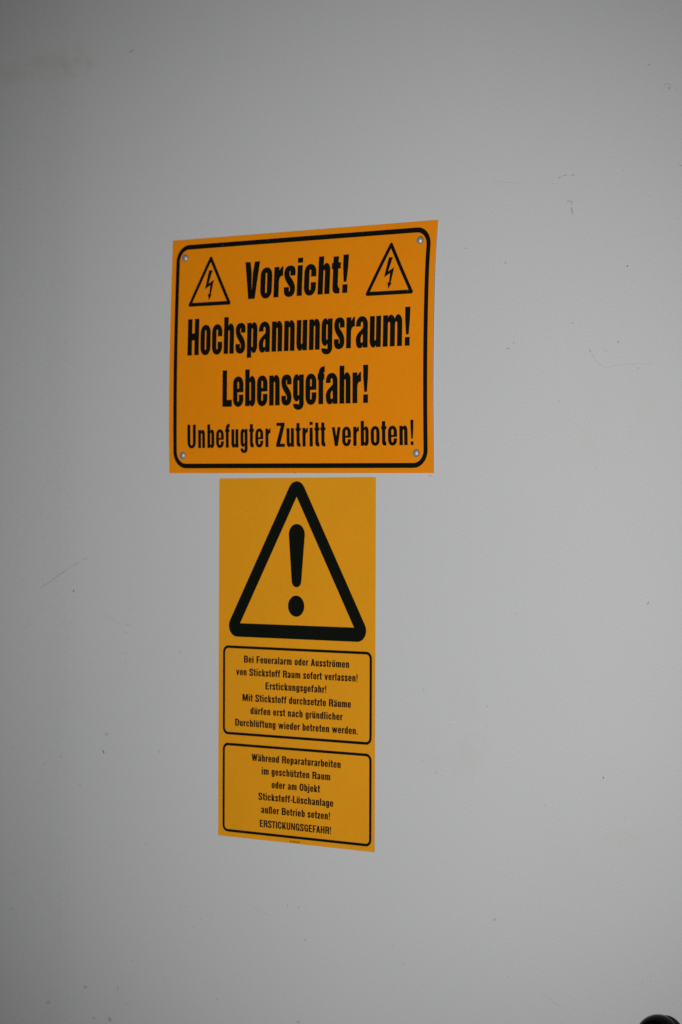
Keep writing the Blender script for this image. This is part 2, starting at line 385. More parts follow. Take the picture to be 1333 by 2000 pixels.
        ops = v(0) + v(w1 - q * .95); w = 2 * w1 - q * .95; L_ = R_ = 'd'
    elif ch == 'A':
        w = .62; q = S_ * .95; h = w / 2
        ops = [(1, [(0, 0), (q, 0), (h + q * .5, A), (h - q * .5, A)]), (1, [(w - q, 0), (w, 0), (h + q * .5, A), (h - q * .5, A)]), (1, box(w * .22, .19, w * .78, .19 + T * .82))]; L_ = R_ = 'd'
    elif ch == 'Z':
        w = F.cw * .95; ops = [(1, box(.02, A - T, w - .01, A)), (1, box(0, 0, w, T)), (1, [(0, T * .9), (w - S_ * 1.25, A - T), (w - .01, A - T * .9), (S_ * 1.25, T)])]; L_ = R_ = 'd'
    elif ch == 'K': w = F.cw * 1.02; ops = [(1, box(0, 0, S_, A)), (1, [(S_, .38), (w - S_ * 1.2, A), (w - .02, A), (S_, .16)]), (1, [(S_ * 1.1, .44), (w - S_ * 1.18, 0), (w + .01, 0), (S_ + (w - S_) * .42, .68)])]; R_ = 'd'
    elif ch == 'M': w = .84; q = S_ * .98; ops = [(1, box(0, 0, q * .92, A)), (1, box(w - q * .92, 0, w, A)), (1, [(q * .2, A), (q * 1.25, A), (w / 2 + q * .42, .0), (w / 2 - q * .42, 0)]), (1, [(w - q * 1.25, A), (w - q * .2, A), (w / 2 + q * .42, 0), (w / 2 - q * .42, 0)])]
    elif ch == 'N': w = F.cw * 1.03; q = S_ * .92; ops = [(1, box(0, 0, q * .9, A)), (1, box(w - q * .9, 0, w, A)), (1, [(q * .1, A), (q * 1.05, A), (w - q * .1, 0), (w - q * 1.05, 0)])]
    elif ch in 'OC0G':
        w = F.cw * (1.0 if ch != '0' else .9); ops = ring(w, A, S_, T); L_ = R_ = 'r'
        if ch == 'C': ops += [(-1, box(w / 2, .375, w + .1, .625))]
        if ch == 'G': ops += [(-1, box(w / 2, .53, w + .1, .65)), (1, box(w - S_, .2, w, .53)), (1, box(w / 2, .53 - T, w, .53)), (1, box(w - S_ * .45, 0, w, .3))]
    elif ch == 'U':
        w = F.cw; c = w - 2 * S_; e = ell(w, .62); i = (c / 2, c * .85)
        ops = [(1, rr(0, -o, w, A, 0, 0, e, e)), (-1, rr(S_, T - o, w - S_, A + .1, 0, 0, i, i))]
    elif ch == 'D':
        w = F.cw; c = w - 2 * S_
        ops = [(1, rr(0, 0, w, A, 0, (w * .6, w * .62), (w * .6, w * .62), 0)), (-1, rr(S_, T, w - S_, A - T, 0, (c * .8, c * .95), (c * .8, c * .95), 0))]; R_ = 'r'
    elif ch in 'BRP':
        w = F.cw; c = w - 2 * S_; mid = .5 if ch != 'P' else .45
        e = (w * .42, .19); i = (c * .7, .09)
        ops = [(1, rr(0, mid - T * .45, w * (.97 if ch == 'B' else 1), A, 0, e, e, 0))]
        if ch == 'B': ops += [(1, rr(0, 0, w, mid + T * .5, 0, e, e, 0)), (-1, rr(S_, T, w - S_, mid - T * .4, 0, i, i, 0))]
        ops += [(-1, rr(S_, mid + T * .5, w - S_, A - T, 0, i, i, 0))]
        if ch == 'R': ops += [(1, [(w - S_ * 1.5, mid), (w - S_ * .55, mid + .02), (w - S_ * .12, mid - .10), (w + .012, 0), (w - S_ * 1.08, 0), (w - S_ * 1.12, mid - .14)]), (1, box(S_ * .5, mid - T * .45, w - S_ * .5, mid + T * .5))]
        ops += [(1, box(0, 0, S_, A * .7))]; R_ = 'r'
    elif ch == '!':
        q = F.exw; g = F.exd + F.exg; w = q + F.exl
        ops = [(1, box(q * .03, 0, q * .97, F.exd)), (1, [(0, A * 1.0), (q, A * 1.0), (q * .97, A * .68), (q * .76, g), (q * .24, g), (q * .03, A * .68)])]; ops = shift(ops, F.exl)
    elif ch == '.': w = s * 1.05; ops = [(1, box(0, 0, w, .14))]
    elif ch == '-': w = .27; ops = [(1, box(0, .27, w, .27 + t * 1.15))]; L_ = R_ = 'd'
    elif ch == '1': w = .26; ops = [(1, box(w - S_, 0, w, A)), (1, [(0, A * .72), (w - S_ * .5, A * .8), (w - S_ * .5, A), (0, A * .82)])]
    elif ch == '"': w = .26; ops = [(1, box(0, .7, .09, A)), (1, box(.17, .7, .26, A))]
    else: raise ValueError(ch)
    if um:
        cx = w / 2; q = s * .92
        for x in (cx - .045 - q, cx + .045): ops.append((1, box(x, X + .07, x + q, X + .195)))
    return ops, w, L_, R_
def layout(F, text):
    """flat triangles of a whole line, natural units; starts at x = 0"""
    V, Fc = [], []; x = 0; prev = None
    sb = {'s': F.side, 'r': F.rside, 'd': F.rside * .45}
    for ch in text:
        if ch == ' ': x += F.space; prev = None if prev is None else prev; continue
        if ch not in F.cache:
            ops, w, l, r = glyph(F, ch); F.cache[ch] = (solve(ops), w, l, r)
        (gv, gf), w, l, r = F.cache[ch]
        if V: x += sb[prev] + sb[l]
        k = len(V)
        V += [(x + a, b) for a, b in gv]; Fc += [tuple(i + k for i in f) for f in gf]
        x += w; prev = r
    return V, Fc, x

# ------------------------------------------------------------------ wall
wall_v, wall_f = [], []
WX0, WX1, WZ0, WZ1, NX = -1.3, 1.5, 0.5, 2.9, 280
def bend(x):                                 # added slight backward tilt, shaped to shade the wall left of x = -0.165
    def q(x):
        d = max(0.0, -0.165 - x); return 0.030 * d * min(1, d / 0.05)
    g = (x - WX0) / (WX1 - WX0) * NX; i = math.floor(g); h = (WX1 - WX0) / NX
    return q(WX0 + i * h) * (1 - g + i) + q(WX0 + (i + 1) * h) * (g - i)
for j in range(2):
    for i in range(NX + 1):
        x = WX0 + (WX1 - WX0) * i / NX
        wall_v.append((x, bend(x), (WZ0, WZ1)[j]))
for i in range(NX): wall_f.append((i, i + 1, NX + 2 + i, NX + 1 + i))
nb_ = len(wall_v)
wall_v += [(WX0, 0.08, WZ0), (WX1, 0.08, WZ0), (WX1, 0.08, WZ1), (WX0, 0.08, WZ1)]
wall_f += [(nb_ + 1, nb_, nb_ + 3, nb_ + 2), (NX, nb_ + 1, nb_ + 2, 2 * NX + 1), (nb_, 0, NX + 1, nb_ + 3)]
wall = link('wall', wall_v, wall_f, M_wall, smooth=False)
for p in wall.data.polygons[:NX]: p.use_smooth = True
wall['kind'] = 'structure'
wall['label'] = 'smooth pale grey painted wall with faint scuffs behind both yellow signs'

def ribbon(pts, width, name, material, lift=0.00012):
    """pts in wall mm (x, z) relative to the sticker corner; a hair-thin painted-on stroke"""
    V, Fc = [], []
    n = len(pts)
    for i in range(n):
        a = pts[max(i - 1, 0)]; b = pts[min(i + 1, n - 1)]
        tx, tz = b[0] - a[0], b[1] - a[1]; l = math.hypot(tx, tz) or 1
        wd = width * (0.25 if i in (0, n - 1) else 0.5) * random.uniform(.75, 1.15)
        nx, nz = -tz / l * wd, tx / l * wd
        x, z = pts[i]
        y = bend(x * MM) - lift
        V += [((x + nx) * MM, y, ZB + (z + nz) * MM), ((x - nx) * MM, y, ZB + (z - nz) * MM)]
    for i in range(n - 1): Fc.append((2 * i, 2 * i + 1, 2 * i + 3, 2 * i + 2))
    return link(name, V, Fc, material, wall)
def spot(x, z, rx, rz, name, material, ang=0):
    P = []
    for k in range(10):
        a = k / 10 * 2 * math.pi; r = random.uniform(.8, 1.15)
        dx, dz = rx * r * math.cos(a), rz * r * math.sin(a)
        P.append(((x + dx * math.cos(ang) - dz * math.sin(ang)) * MM, bend(x * MM) - .00012, ZB + (z + dx * math.sin(ang) + dz * math.cos(ang)) * MM))
    return link(name, P, [tuple(range(10))], material, wall)
ribbon([(-111.9, 388.7), (-109.3, 389.8), (-106.1, 390.9)], 1.8, 'scuff', M_scuff)
ribbon([(359.1, 236.0), (360.5, 236.3), (362.0, 237.0)], 0.9, 'scratch', M_scuff)
ribbon([(364.0, 237.6), (365.9, 237.5), (367.4, 238.2)], 0.9, 'scratch', M_scuff)
ribbon([(371.7, 237.8), (373.2, 237.3), (375.1, 236.7)], 0.9, 'scratch', M_scuff)
ribbon([(367.0, 216.7), (369.9, 216.9), (372.8, 216.7)], 0.7, 'scratch', M_scuff)
ribbon([(372.8, 216.7), (372.6, 215.5), (372.3, 213.9)], 0.9, 'scratch', M_scuff)
ribbon([(371.8, 211.9), (372.6, 209.4), (373.3, 206.1)], 1.3, 'scratch', M_scuff)
ribbon([(458.0, 298.9), (457.6, 300.1), (458.9, 300.6), (461.2, 300.1), (463.5, 298.7)], 0.5, 'scratch', M_scuff)
ribbon([(460.3, 297.9), (462.2, 296.5), (463.5, 297.5)], 0.8, 'scratch', M_scuff)
ribbon([(464.5, 298.2), (467.2, 296.4), (470.4, 294.1)], 0.35, 'scratch', M_ghost)
ribbon([(-225.8, -100.2), (-220.4, -98.2), (-212.9, -95.2), (-204.1, -90.2), (-196.0, -86.3), (-187.3, -82.3)], 0.7, 'scratch', M_scuff)
ribbon([(-187.3, -81.8), (-179.9, -78.9), (-173.9, -76.4)], 0.6, 'scratch', M_scuff)
ribbon([(-170.6, -74.9), (-165.3, -73.0), (-162.0, -71.5)], 0.5, 'scratch', M_scuff)
ribbon([(-158.7, -70.5), (-155.4, -69.1), (-151.4, -67.1)], 0.4, 'scratch', M_ghost)
spot(-181.1, -103.1, 0.85, 0.85, 'dark_fleck', M_dark, 0)
ribbon([(-150.5, -121.8), (-140.6, -124.4), (-132.1, -127.4), (-125.6, -130.5), (-117.8, -132.2), (-112.0, -132.7)], 0.35, 'scratch', M_spot)
spot(-111.4, -132.7, 1.2, 0.7, 'drip', M_spot, 0)
ribbon([(-124.3, -137.7), (-117.8, -138.7), (-112.6, -139.5)], 0.45, 'scratch', M_ghost)
spot(-112.6, -139.7, 1, 0.6, 'drip', M_spot, 0)
ribbon([(-124.2, -158.1), (-119.0, -158.4), (-115.1, -158.7)], 0.45, 'scratch', M_ghost)
spot(-113.8, -158.9, 1.1, 0.6, 'drip', M_spot, 0)
ribbon([(-121.5, -166.9), (-117.7, -167.2)], 0.45, 'scratch', M_ghost)
spot(-114.4, -167.3, 1.3, 0.7, 'drip', M_spot, 0)
spot(-46.7, -155.3, 1.4, 0.868, 'drip', M_spot, 0.3)
spot(-251.6, -189.3, 1.3, 0.806, 'drip', M_spot, 0.3)
spot(-137.5, -233.7, 2.4, 1.488, 'drip', M_spot, 0.3)
spot(-71.9, -245.7, 1.8, 1.116, 'drip', M_spot, 0.3)
spot(-197.9, -258.1, 1.8, 1.116, 'drip', M_spot, 0.3)
spot(-220.2, -266.7, 1.6, 0.992, 'drip', M_spot, 0.3)
spot(-265.3, -253.6, 1.3, 0.806, 'drip', M_spot, 0.3)
spot(-171.6, -282.5, 1.3, 0.806, 'drip', M_spot, 0.3)
spot(-87.4, -330.9, 1.3, 0.806, 'drip', M_spot, 0.3)
spot(-263.3, -372.4, 1.3, 0.806, 'drip', M_spot, 0.3)
spot(-265.9, -407.1, 1.8, 1.116, 'drip', M_spot, 0.3)
spot(-46.3, -381.0, 0.9, 0.558, 'drip', M_spot, 0.3)
spot(-38.2, -382.1, 1.0, 0.62, 'drip', M_spot, 0.3)
spot(-20.9, -390.8, 1.0, 0.62, 'drip', M_spot, 0.3)
spot(-103.5, -437.9, 1.2, 0.744, 'drip', M_spot, 0.3)
spot(-64.1, -448.6, 1.1, 0.682, 'drip', M_spot, 0.3)
spot(-164.1, -468.8, 2.8, 1.736, 'drip', M_spot, 0.3)
spot(-213.7, -489.1, 2.8, 1.736, 'drip', M_spot, 0.3)
spot(-152.7, -495.7, 2.3, 1.426, 'drip', M_spot, 0.3)
spot(-109.8, -477.7, 1.2, 0.744, 'drip', M_spot, 0.3)
spot(-8.1, -386.3, 1.1, 0.682, 'drip', M_spot, 0.3)
spot(80.3, -368.0, 0.8, 0.496, 'drip', M_spot, 0.3)
spot(100.0, -396.9, 1.5, 0.9299999999999999, 'drip', M_spot, 0.3)
spot(299.5, -358.8, 1.8, 1.116, 'drip', M_spot, 0.3)
spot(195.2, -392.1, 0.9, 0.558, 'drip', M_spot, 0.3)
spot(206.6, -405.4, 1.1, 0.682, 'drip', M_spot, 0.3)
spot(-1.7, -459.8, 1.4, 0.868, 'drip', M_spot, 0.3)
spot(92.9, -468.0, 2.0, 1.24, 'drip', M_spot, 0.3)
spot(-108.2, -118.8, 0.9, 0.558, 'drip', M_spot, 0.3)
spot(-109.5, -107.2, 0.8, 0.496, 'drip', M_spot, 0.3)
spot(-72.7, -89.8, 0.7, 0.434, 'drip', M_spot, 0.3)
spot(-114.4, -175.5, 0.8, 0.496, 'drip', M_spot, 0.3)
spot(258.5, -148.8, 0.8, 0.496, 'drip', M_spot, 0.3)
spot(225.7, -235.6, 1.0, 0.62, 'drip', M_spot, 0.3)
spot(240.0, -243.9, 1.2, 0.744, 'drip', M_spot, 0.3)
spot(346.7, -138.5, 0.5, 0.31, 'drip', M_spot, 0.3)
spot(291.7, -187.0, 0.9, 0.7, 'drip', M_spot, 0)
spot(291.7, -203.6, 0.8, 0.6, 'drip', M_ghost, 0)
ribbon([(-142.7, -248.6), (-141.4, -249.9), (-140.7, -251.7)], 1.1, 'dark_fleck', M_dark)
ribbon([(-122.8, -462.9), (-122.7, -465.7), (-122.9, -468.6)], 0.8, 'dark_fleck', M_scuff)
ribbon([(-133.4, -491.9), (-133.3, -494.2), (-133.7, -496.6)], 0.8, 'dark_fleck', M_dark)
ribbon([(-131.4, -492.6), (-131.4, -494.9), (-131.7, -496.8)], 0.7, 'dark_fleck', M_dark)
ribbon([(-129.8, -494.7), (-129.4, -497.9)], 0.6, 'dark_fleck', M_scuff)
ribbon([(445.1, -98.2), (444.4, -99.4), (443.7, -100.6)], 1.1, 'scuff', M_scuff)
spot(319.2, -111.5, 0.9, 1.0, 'scuff', M_ghost, 0)
spot(227.0, -176.6, 0.6, 0.6, 'dark_fleck', M_scuff, 0)
spot(403.8, -237.1, 0.6, 0.6, 'dark_fleck', M_dark, 0)
ribbon([(423.8, -266.0), (424.7, -267.1), (425.2, -268.7)], 0.6, 'scratch', M_ghost)
spot(336.2, -248.2, 0.5, 0.5, 'dark_fleck', M_ghost, 0)
spot(349.1, -262.8, 0.5, 0.5, 'dark_fleck', M_scuff, 0)
spot(268.6, 186.1, 0.8, 0.6400000000000001, 'dark_fleck', M_scuff, 0)
spot(308.6, 172.0, 0.8, 0.6400000000000001, 'dark_fleck', M_scuff, 0)
spot(424.6, 162.2, 0.7, 0.5599999999999999, 'dark_fleck', M_dark, 0)
spot(373.6, 120.3, 0.8, 0.6400000000000001, 'dark_fleck', M_scuff, 0)
spot(360.7, 58.7, 0.6, 0.48, 'dark_fleck', M_scuff, 0)
spot(395.7, 5.5, 0.6, 0.48, 'dark_fleck', M_scuff, 0)
spot(416.3, 103.5, 0.9, 0.7200000000000001, 'dark_fleck', M_scuff, 0)
spot(443.6, 317.0, 0.8, 0.6400000000000001, 'dark_fleck', M_scuff, 0)
spot(434.2, 82.6, 0.6, 0.48, 'dark_fleck', M_scuff, 0)
spot(460.6, 80.1, 0.5, 0.4, 'dark_fleck', M_ghost, 0)
spot(335.9, -33.7, 0.4, 0.32000000000000006, 'dark_fleck', M_ghost, 0)
spot(258.9, 137.2, 0.6, 0.48, 'dark_fleck', M_ghost, 0)
spot(300.9, 46.5, 0.3, 0.24, 'dark_fleck', M_ghost, 0)
spot(-19.5, 397.9, 0.4, 0.32000000000000006, 'dark_fleck', M_ghost, 0)
spot(152.4, -382.6, 0.5, 0.4, 'dark_fleck', M_scuff, 0)
spot(80.3, -369.8, 0.7, 0.5599999999999999, 'dark_fleck', M_scuff, 0)
spot(313.3, -403.9, 0.6, 0.48, 'dark_fleck', M_scuff, 0)
spot(93.0, -369.4, 0.4, 0.32000000000000006, 'dark_fleck', M_dark, 0)
spot(-29.5, -399.4, 0.4, 0.32000000000000006, 'dark_fleck', M_dark, 0)
spot(407.2, -128.8, 0.4, 0.32000000000000006, 'dark_fleck', M_ghost, 0)
spot(361.9, -264.7, 0.3, 0.24, 'dark_fleck', M_ghost, 0)
ribbon([(309.3, 103.4), (310.8, 102.5), (312.4, 102.0)], 1.1, 'scuff', M_scuff)
spot(316.9, 106.8, 1.4, 1.0, 'scuff', M_ghost, 0.5)
ribbon([(389.2, 99.0), (390.1, 97.8), (391.1, 96.5)], 0.8, 'scratch', M_scuff)
ribbon([(401.6, 98.9), (403.5, 97.6), (406.4, 96.3)], 0.7, 'scratch', M_ghost)
ribbon([(401.7, 84.5), (407.9, 84.3), (415.0, 85.6), (422.0, 86.2), (431.4, 86.2), (441.7, 85.5), (449.1, 86.8)], 0.55, 'scratch', M_ghost)
ribbon([(391.1, 95.7), (395.9, 89.5), (401.7, 84.5)], 0.3, 'scratch', M_ghost)
ribbon([(296.1, 237.4), (306.8, 237.0), (319.4, 235.5), (329.4, 234.3)], 0.35, 'scratch', M_ghost)
spot(354.2, 231.9, 1.0, 0.5, 'scuff', M_ghost, 0)
ribbon([(419.1, 236.7), (421.0, 236.8)], 0.6, 'scratch', M_scuff)
ribbon([(413.9, 237.9), (418.2, 237.6)], 0.4, 'scratch', M_pale)
ribbon([(470.6, 237.5), (473.8, 236.1), (477.0, 235.0)], 0.7, 'scratch', M_scuff)
ribbon([(231.9, 1.3), (233.2, 0.7), (234.3, 0.0)], 0.9, 'scuff', M_scuff)
ribbon([(-57.1, 219.3), (-52.7, 221.3), (-48.4, 222.4)], 0.6, 'scratch', M_ghost)
ribbon([(-24.9, 224.0), (-18.8, 226.3), (-12.0, 227.7)], 0.5, 'scratch', M_ghost)
ribbon([(35.8, -372.5), (47.0, -376.7), (55.9, -378.9), (61.7, -379.7)], 0.5, 'scratch', M_ghost)
ribbon([(439.2, -394.8), (440.6, -392.6), (442.0, -390.9)], 0.8, 'scuff', M_ghost)
ribbon([(447.1, -388.7), (448.0, -386.2)], 0.5, 'scratch', M_ghost)
ribbon([(342.8, -412.3), (351.7, -415.3), (356.6, -418.0), (364.0, -421.1)], 0.6, 'scratch', M_ghost)
ribbon([(-197.9, -385.5), (-198.5, -402.3), (-197.1, -418.9), (-195.7, -430.6)], 0.3, 'scratch', M_ghost)
ribbon([(-130.5, -329.9), (-129.8, -341.5)], 0.3, 'scratch', M_ghost)
ribbon([(-232.7, -391.3), (-232.0, -393.2), (-230.6, -394.9)], 0.4, 'scratch', M_pale)
ribbon([(253.0, -201.9), (258.2, -201.6), (263.4, -201.8)], 0.2, 'scratch', M_pale)

# ------------------------------------------------------------------ riveted metal sign (bowed sheet)
SW, SH = 297.2, 208.6
SX0, SZ0, PHI = -56.2, 213.68, 0.008
VN = [0, 20, 42, 75, 110, 145, 177, 209]
DL = [0, .65, 1.4, 2.35, 2.95, 3.05, 2.7, 1.85]
DR = [0, 2.4, 4.2, 5.2, 5.5, 5.1, 4.2, 3.0]
def crom(xs, ys, x):
    x = min(max(x, xs[0]), xs[-1]); i = max(k for k in range(len(xs) - 1) if xs[k] <= x)
    def mm_(k):
        a = max(k - 1, 0); b = min(k + 1, len(xs) - 1); return (ys[b] - ys[a]) / (xs[b] - xs[a])
    h = xs[i + 1] - xs[i]; q = (x - xs[i]) / h
    return (2*q**3-3*q**2+1)*ys[i]+(q**3-2*q**2+q)*h*mm_(i)+(-2*q**3+3*q**2)*ys[i+1]+(q**3-q**2)*h*mm_(i+1)
def on_sign(u, v, lift=0.0):
    """sheet coordinates (mm from its top left corner) -> metres relative to the sign's origin"""
    f = u / SW
    full = (1 - f) * crom(VN, DL, v) + f * crom(VN, DR, v)
    d = 0.62 + 0.13 * full + lift          # the plastic sheet is bowed out and its edges are drawn in
    x = SX0 + u * math.cos(PHI) - v * math.sin(PHI) - (0.87 * full + .3) * (0.93 - 0.18 * f)
    z = SZ0 - u * math.sin(PHI) - v * math.cos(PHI)
    return ((x - 92) * MM, -d * MM, (z - 109) * MM)
sign = thing('warning_sign', 'wide orange high voltage warning sign held by four rivets above the tall amber sticker', 'warning sign', (92 * MM, 0, ZB + 109 * MM))
nu, nv = 30, 42
SV, SF = [], []
for side in (0, -0.5):
    for j in range(nv + 1):
        for i in range(nu + 1): SV.append(on_sign(SW * i / nu, SH * j / nv, side))
def gi(i, j, k): return k * (nu + 1) * (nv + 1) + j * (nu + 1) + i
for j in range(nv):
    for i in range(nu):
        SF.append((gi(i, j, 0), gi(i, j + 1, 0), gi(i + 1, j + 1, 0), gi(i + 1, j, 0)))
        SF.append((gi(i, j, 1), gi(i + 1, j, 1), gi(i + 1, j + 1, 1), gi(i, j + 1, 1)))
nfront = len(SF)
rim = [gi(i, 0, 0) for i in range(nu)] + [gi(nu, j, 0) for j in range(nv)] + [gi(i, nv, 0) for i in range(nu, 0, -1)] + [gi(0, j, 0) for j in range(nv, 0, -1)]
off_ = (nu + 1) * (nv + 1); k0 = len(SV); nr = len(rim)
SV += [SV[q] for q in rim] + [SV[q + off_] for q in rim]
SF += [(k0 + k, k0 + (k + 1) % nr, k0 + nr + (k + 1) % nr, k0 + nr + k) for k in range(nr)]
sheet = link('metal_sheet', SV, SF, [M_orange, M_edge], sign)
for k, p in enumerate(sheet.data.polygons):
    if k < nfront: p.use_smooth = True
    else: p.material_index = 1
def sign_print(name, ops_or_mesh, material, lift=0.16, label=None, parent=None):
    V, Fc = ops_or_mesh
    o = link(name, [on_sign(u, v, lift) for u, v in V], [f[::-1] for f in Fc], material, parent or sign)
    if label: o['label'] = label
    return o
def dense(P, step=6.0):
    out = []
    for i in range(len(P)):
        a, b = P[i], P[(i + 1) % len(P)]; l = math.hypot(b[0] - a[0], b[1] - a[1]); n = max(1, int(l / step))
        out += [(a[0] + (b[0] - a[0]) * k / n, a[1] + (b[1] - a[1]) * k / n) for k in range(n)]
    return out
def frame_ops(x0, y0, x1, y1, th, r, ths=None):
    ri = r - th; th2 = ths or th
    return [(1, dense(rr(x0, y0, x1, y1, (r, r), (r, r), (r, r), (r, r), p=2, n=12))),
            (-1, dense(rr(x0 + th2, y0 + th, x1 - th2, y1 - th, (ri, ri), (ri, ri), (ri, ri), (ri, ri), p=2, n=12)))]
sign_print('printed_border', solve(frame_ops(5.4, 5.0, 291.6, 204.3, 4.2, 15.0)), M_black)
def tri_ops(ax, ay, bx, by, cx, cy, th, r, side=None):
    """inner triangle a (apex), b (left), c (right), v downwards; outer offset by th with rounded corners r"""
    P = [(ax, ay), (bx, by), (cx, cy)]
    g = (sum(p[0] for p in P) / 3, sum(p[1] for p in P) / 3)
    def off(ds, db):
        Ls = []
        for i in range(3):
            d = db if i == 1 else ds
            a, b = P[i], P[(i + 1) % 3]; tx, ty = b[0] - a[0], b[1] - a[1]; l = math.hypot(tx, ty)
            nx, ny = ty / l, -tx / l
            if (a[0] - g[0]) * nx + (a[1] - g[1]) * ny < 0: nx, ny = -nx, -ny
            Ls.append((a[0] + nx * d, a[1] + ny * d, tx, ty))
        out = []
        for i in range(3):
            x1, y1, dx1, dy1 = Ls[i - 1]; x2, y2, dx2, dy2 = Ls[i]
            q = ((x2 - x1) * dy2 - (y2 - y1) * dx2) / (dx1 * dy2 - dy1 * dx2)
            out.append((x1 + dx1 * q, y1 + dy1 * q))
        return out
    out = []; K = off((side or th) - r, th - r)
    for i in range(3):
        a, b, c = K[i - 1], K[i], K[(i + 1) % 3]
        def nrm(p, q):
            tx, ty = q[0] - p[0], q[1] - p[1]; l = math.hypot(tx, ty); nx, ny = ty / l, -tx / l
            if (p[0] - g[0]) * nx + (p[1] - g[1]) * ny < 0: nx, ny = -nx, -ny
            return math.atan2(ny, nx)
        a0, a1 = nrm(a, b), nrm(b, c)
        d = (a1 - a0 + math.pi) % (2 * math.pi) - math.pi
        for k in range(11):
            t_ = a0 + d * k / 10; out.append((b[0] + r * math.cos(t_), b[1] + r * math.sin(t_)))
    return [(1, dense(out)), (-1, dense(P))]
BOLT = [(-1.75, 7.35), (2.5, 7.4), (-1.75, 19.1), (4.55, 15.85), (1.4, 28.6), (2.4, 28.75), (-.9, 33.8), (-2.1, 28.0), (-.45, 28.45), (.35, 20.6), (-5.9, 23.8)]
for k, (ax, ay) in enumerate(((47.1, 21.55), (250.25, 20.85))):
    side = 'left' if k == 0 else 'right'
    tr = sign_print('warning_triangle', solve(tri_ops(ax, ay, ax - 20.6, ay + 35.3, ax + 20.6, ay + 35.3, 3.4, 1.6, 3.25)), M_black,
                    label='black triangle outline at the %s of the word Vorsicht' % side)
    sign_print('lightning_bolt', solve([(1, [(ax + x, ay + y) for x, y in BOLT])]), M_black, parent=tr)
def sign_line(F, text, u0, u1, vb, cap, label, material=None):
    V2, Fc = [], []
    spans = [(text, u0, u1)] if isinstance(u0, (int, float)) else list(zip(text.split(' '), u0, u1))
    ua, ub = spans[0][1], spans[-1][2]
    for word, a, b in spans:
        V, Fw, wd = layout(F, word); k = (b - a) / wd; n0 = len(V2)
        V2 += [(a + x * k, vb[0] + (vb[1] - vb[0]) * (a + x * k - ua) / (ub - ua) - y * cap) for x, y in V]
        Fc += [tuple(i + n0 for i in f) for f in Fw]
    o = link('lettering', [on_sign(u, v, .16) for u, v in V2], Fc, material or M_black, sign)
    o['label'] = label
sign_line(HEAVY, 'Vorsicht!', 88.2, 205.2, (56.5, 55.8), 32.5, 'heavy black word Vorsicht! on the first line')
sign_line(HEAVY, 'Hochspannungsraum!', 21.9, 273.2, (103.7, 102.7), 32.4, 'heavy black word Hochspannungsraum! on the second line')
sign_line(HEAVY, 'Lebensgefahr!', 64.5, 229.2, (150.2, 149.5), 32.2, 'heavy black word Lebensgefahr! on the third line')
sign_line(COND, 'Unbefugter Zutritt verboten!', (22.6, 127.0, 189.5), (120.7, 182.6, 277.1), (186.4, 185.3), 21.0, 'thinner black line Unbefugter Zutritt verboten! along the bottom')

def revolve(profile, n=28):
    """profile: (radius, height outwards from the wall); axis -Y"""
    V, Fc = [], []
    for r, h in profile:
        for k in range(n):
            a = k / n * 2 * math.pi; V.append((r * math.cos(a), -h, r * math.sin(a)))
    for j in range(len(profile) - 1):
        for k in range(n): Fc.append((j * n + k, j * n + (k + 1) % n, (j + 1) * n + (k + 1) % n, (j + 1) * n + k))
    V.append((0, -profile[-1][1], 0)); c = len(V) - 1; j = len(profile) - 1
    for k in range(n): Fc.append((j * n + k, j * n + (k + 1) % n, c))
    return V, Fc
def dome(R0, H, flange=.35):
    prof = [(R0 * .96, 0), (R0, .15), (R0, flange)]
    for k in range(1, 9):
        a = k / 9 * math.pi / 2; prof.append((R0 * math.cos(a), flange + (H - flange) * math.sin(a)))
    return [(r * MM, h * MM) for r, h in prof]
rv, rf = revolve(dome(3.45, 2.4))
rme = None
for u, v in ((16.4, 16.6), (280.6, 15.9), (17.1, 192.8), (280.0, 192.0)):
    if rme is None:
        r0 = link('rivet', rv, rf, M_metal, sign, smooth=True); rme = r0.data; rr0 = r0
    else:
        r0 = rr0.copy(); C.objects.link(r0); r0.parent = sign
    r0.location = on_sign(u, v, 0.05)
    r0.rotation_euler = (random.uniform(-.03, .03), random.uniform(0, 6), random.uniform(-.03, .03))
for u, v, a, b in ((141.5, 189.6, .35, .3), (151.5, 191.2, .6, .35), (211.5, 187.0, .9, .22), (214.5, 187.2, .5, .5), (218.2, 187.0, .8, .2), (226.5, 187.6, .4, .3), (203.0, 186.9, 1.2, .2), (229, 14.5, .35, .3), (152, 20, .3, .25), (148, 208.0, .2, 1.2)):
    P = [(u + a * random.uniform(.7, 1.2) * math.cos(k / 8 * 6.283), v + b * random.uniform(.7, 1.2) * math.sin(k / 8 * 6.283)) for k in range(8)]
    link('dirt_speck', [on_sign(x, y, .22) for x, y in P], [tuple(range(7, -1, -1))], M_specksign, sign)
for u, v, a in ((170.2, 57.6 - 3.4, .55), (96.9, 55.8, .4), (262.3, 35.2, .4), (270.0, 57.0, .45), (60.5, 7.4, .35), (113.5, 5.8, .35), (219, 5.9, .3), (124.5, 40, .3), (256, 43, .35)):
    P = [(u + a * random.uniform(.6, 1.2) * math.cos(k / 7 * 6.283), v + a * random.uniform(.6, 1.2) * math.sin(k / 7 * 6.283)) for k in range(7)]
    link('dust_speck', [on_sign(x, y, .24) for x, y in P], [tuple(range(6, -1, -1))], M_dust, sign)

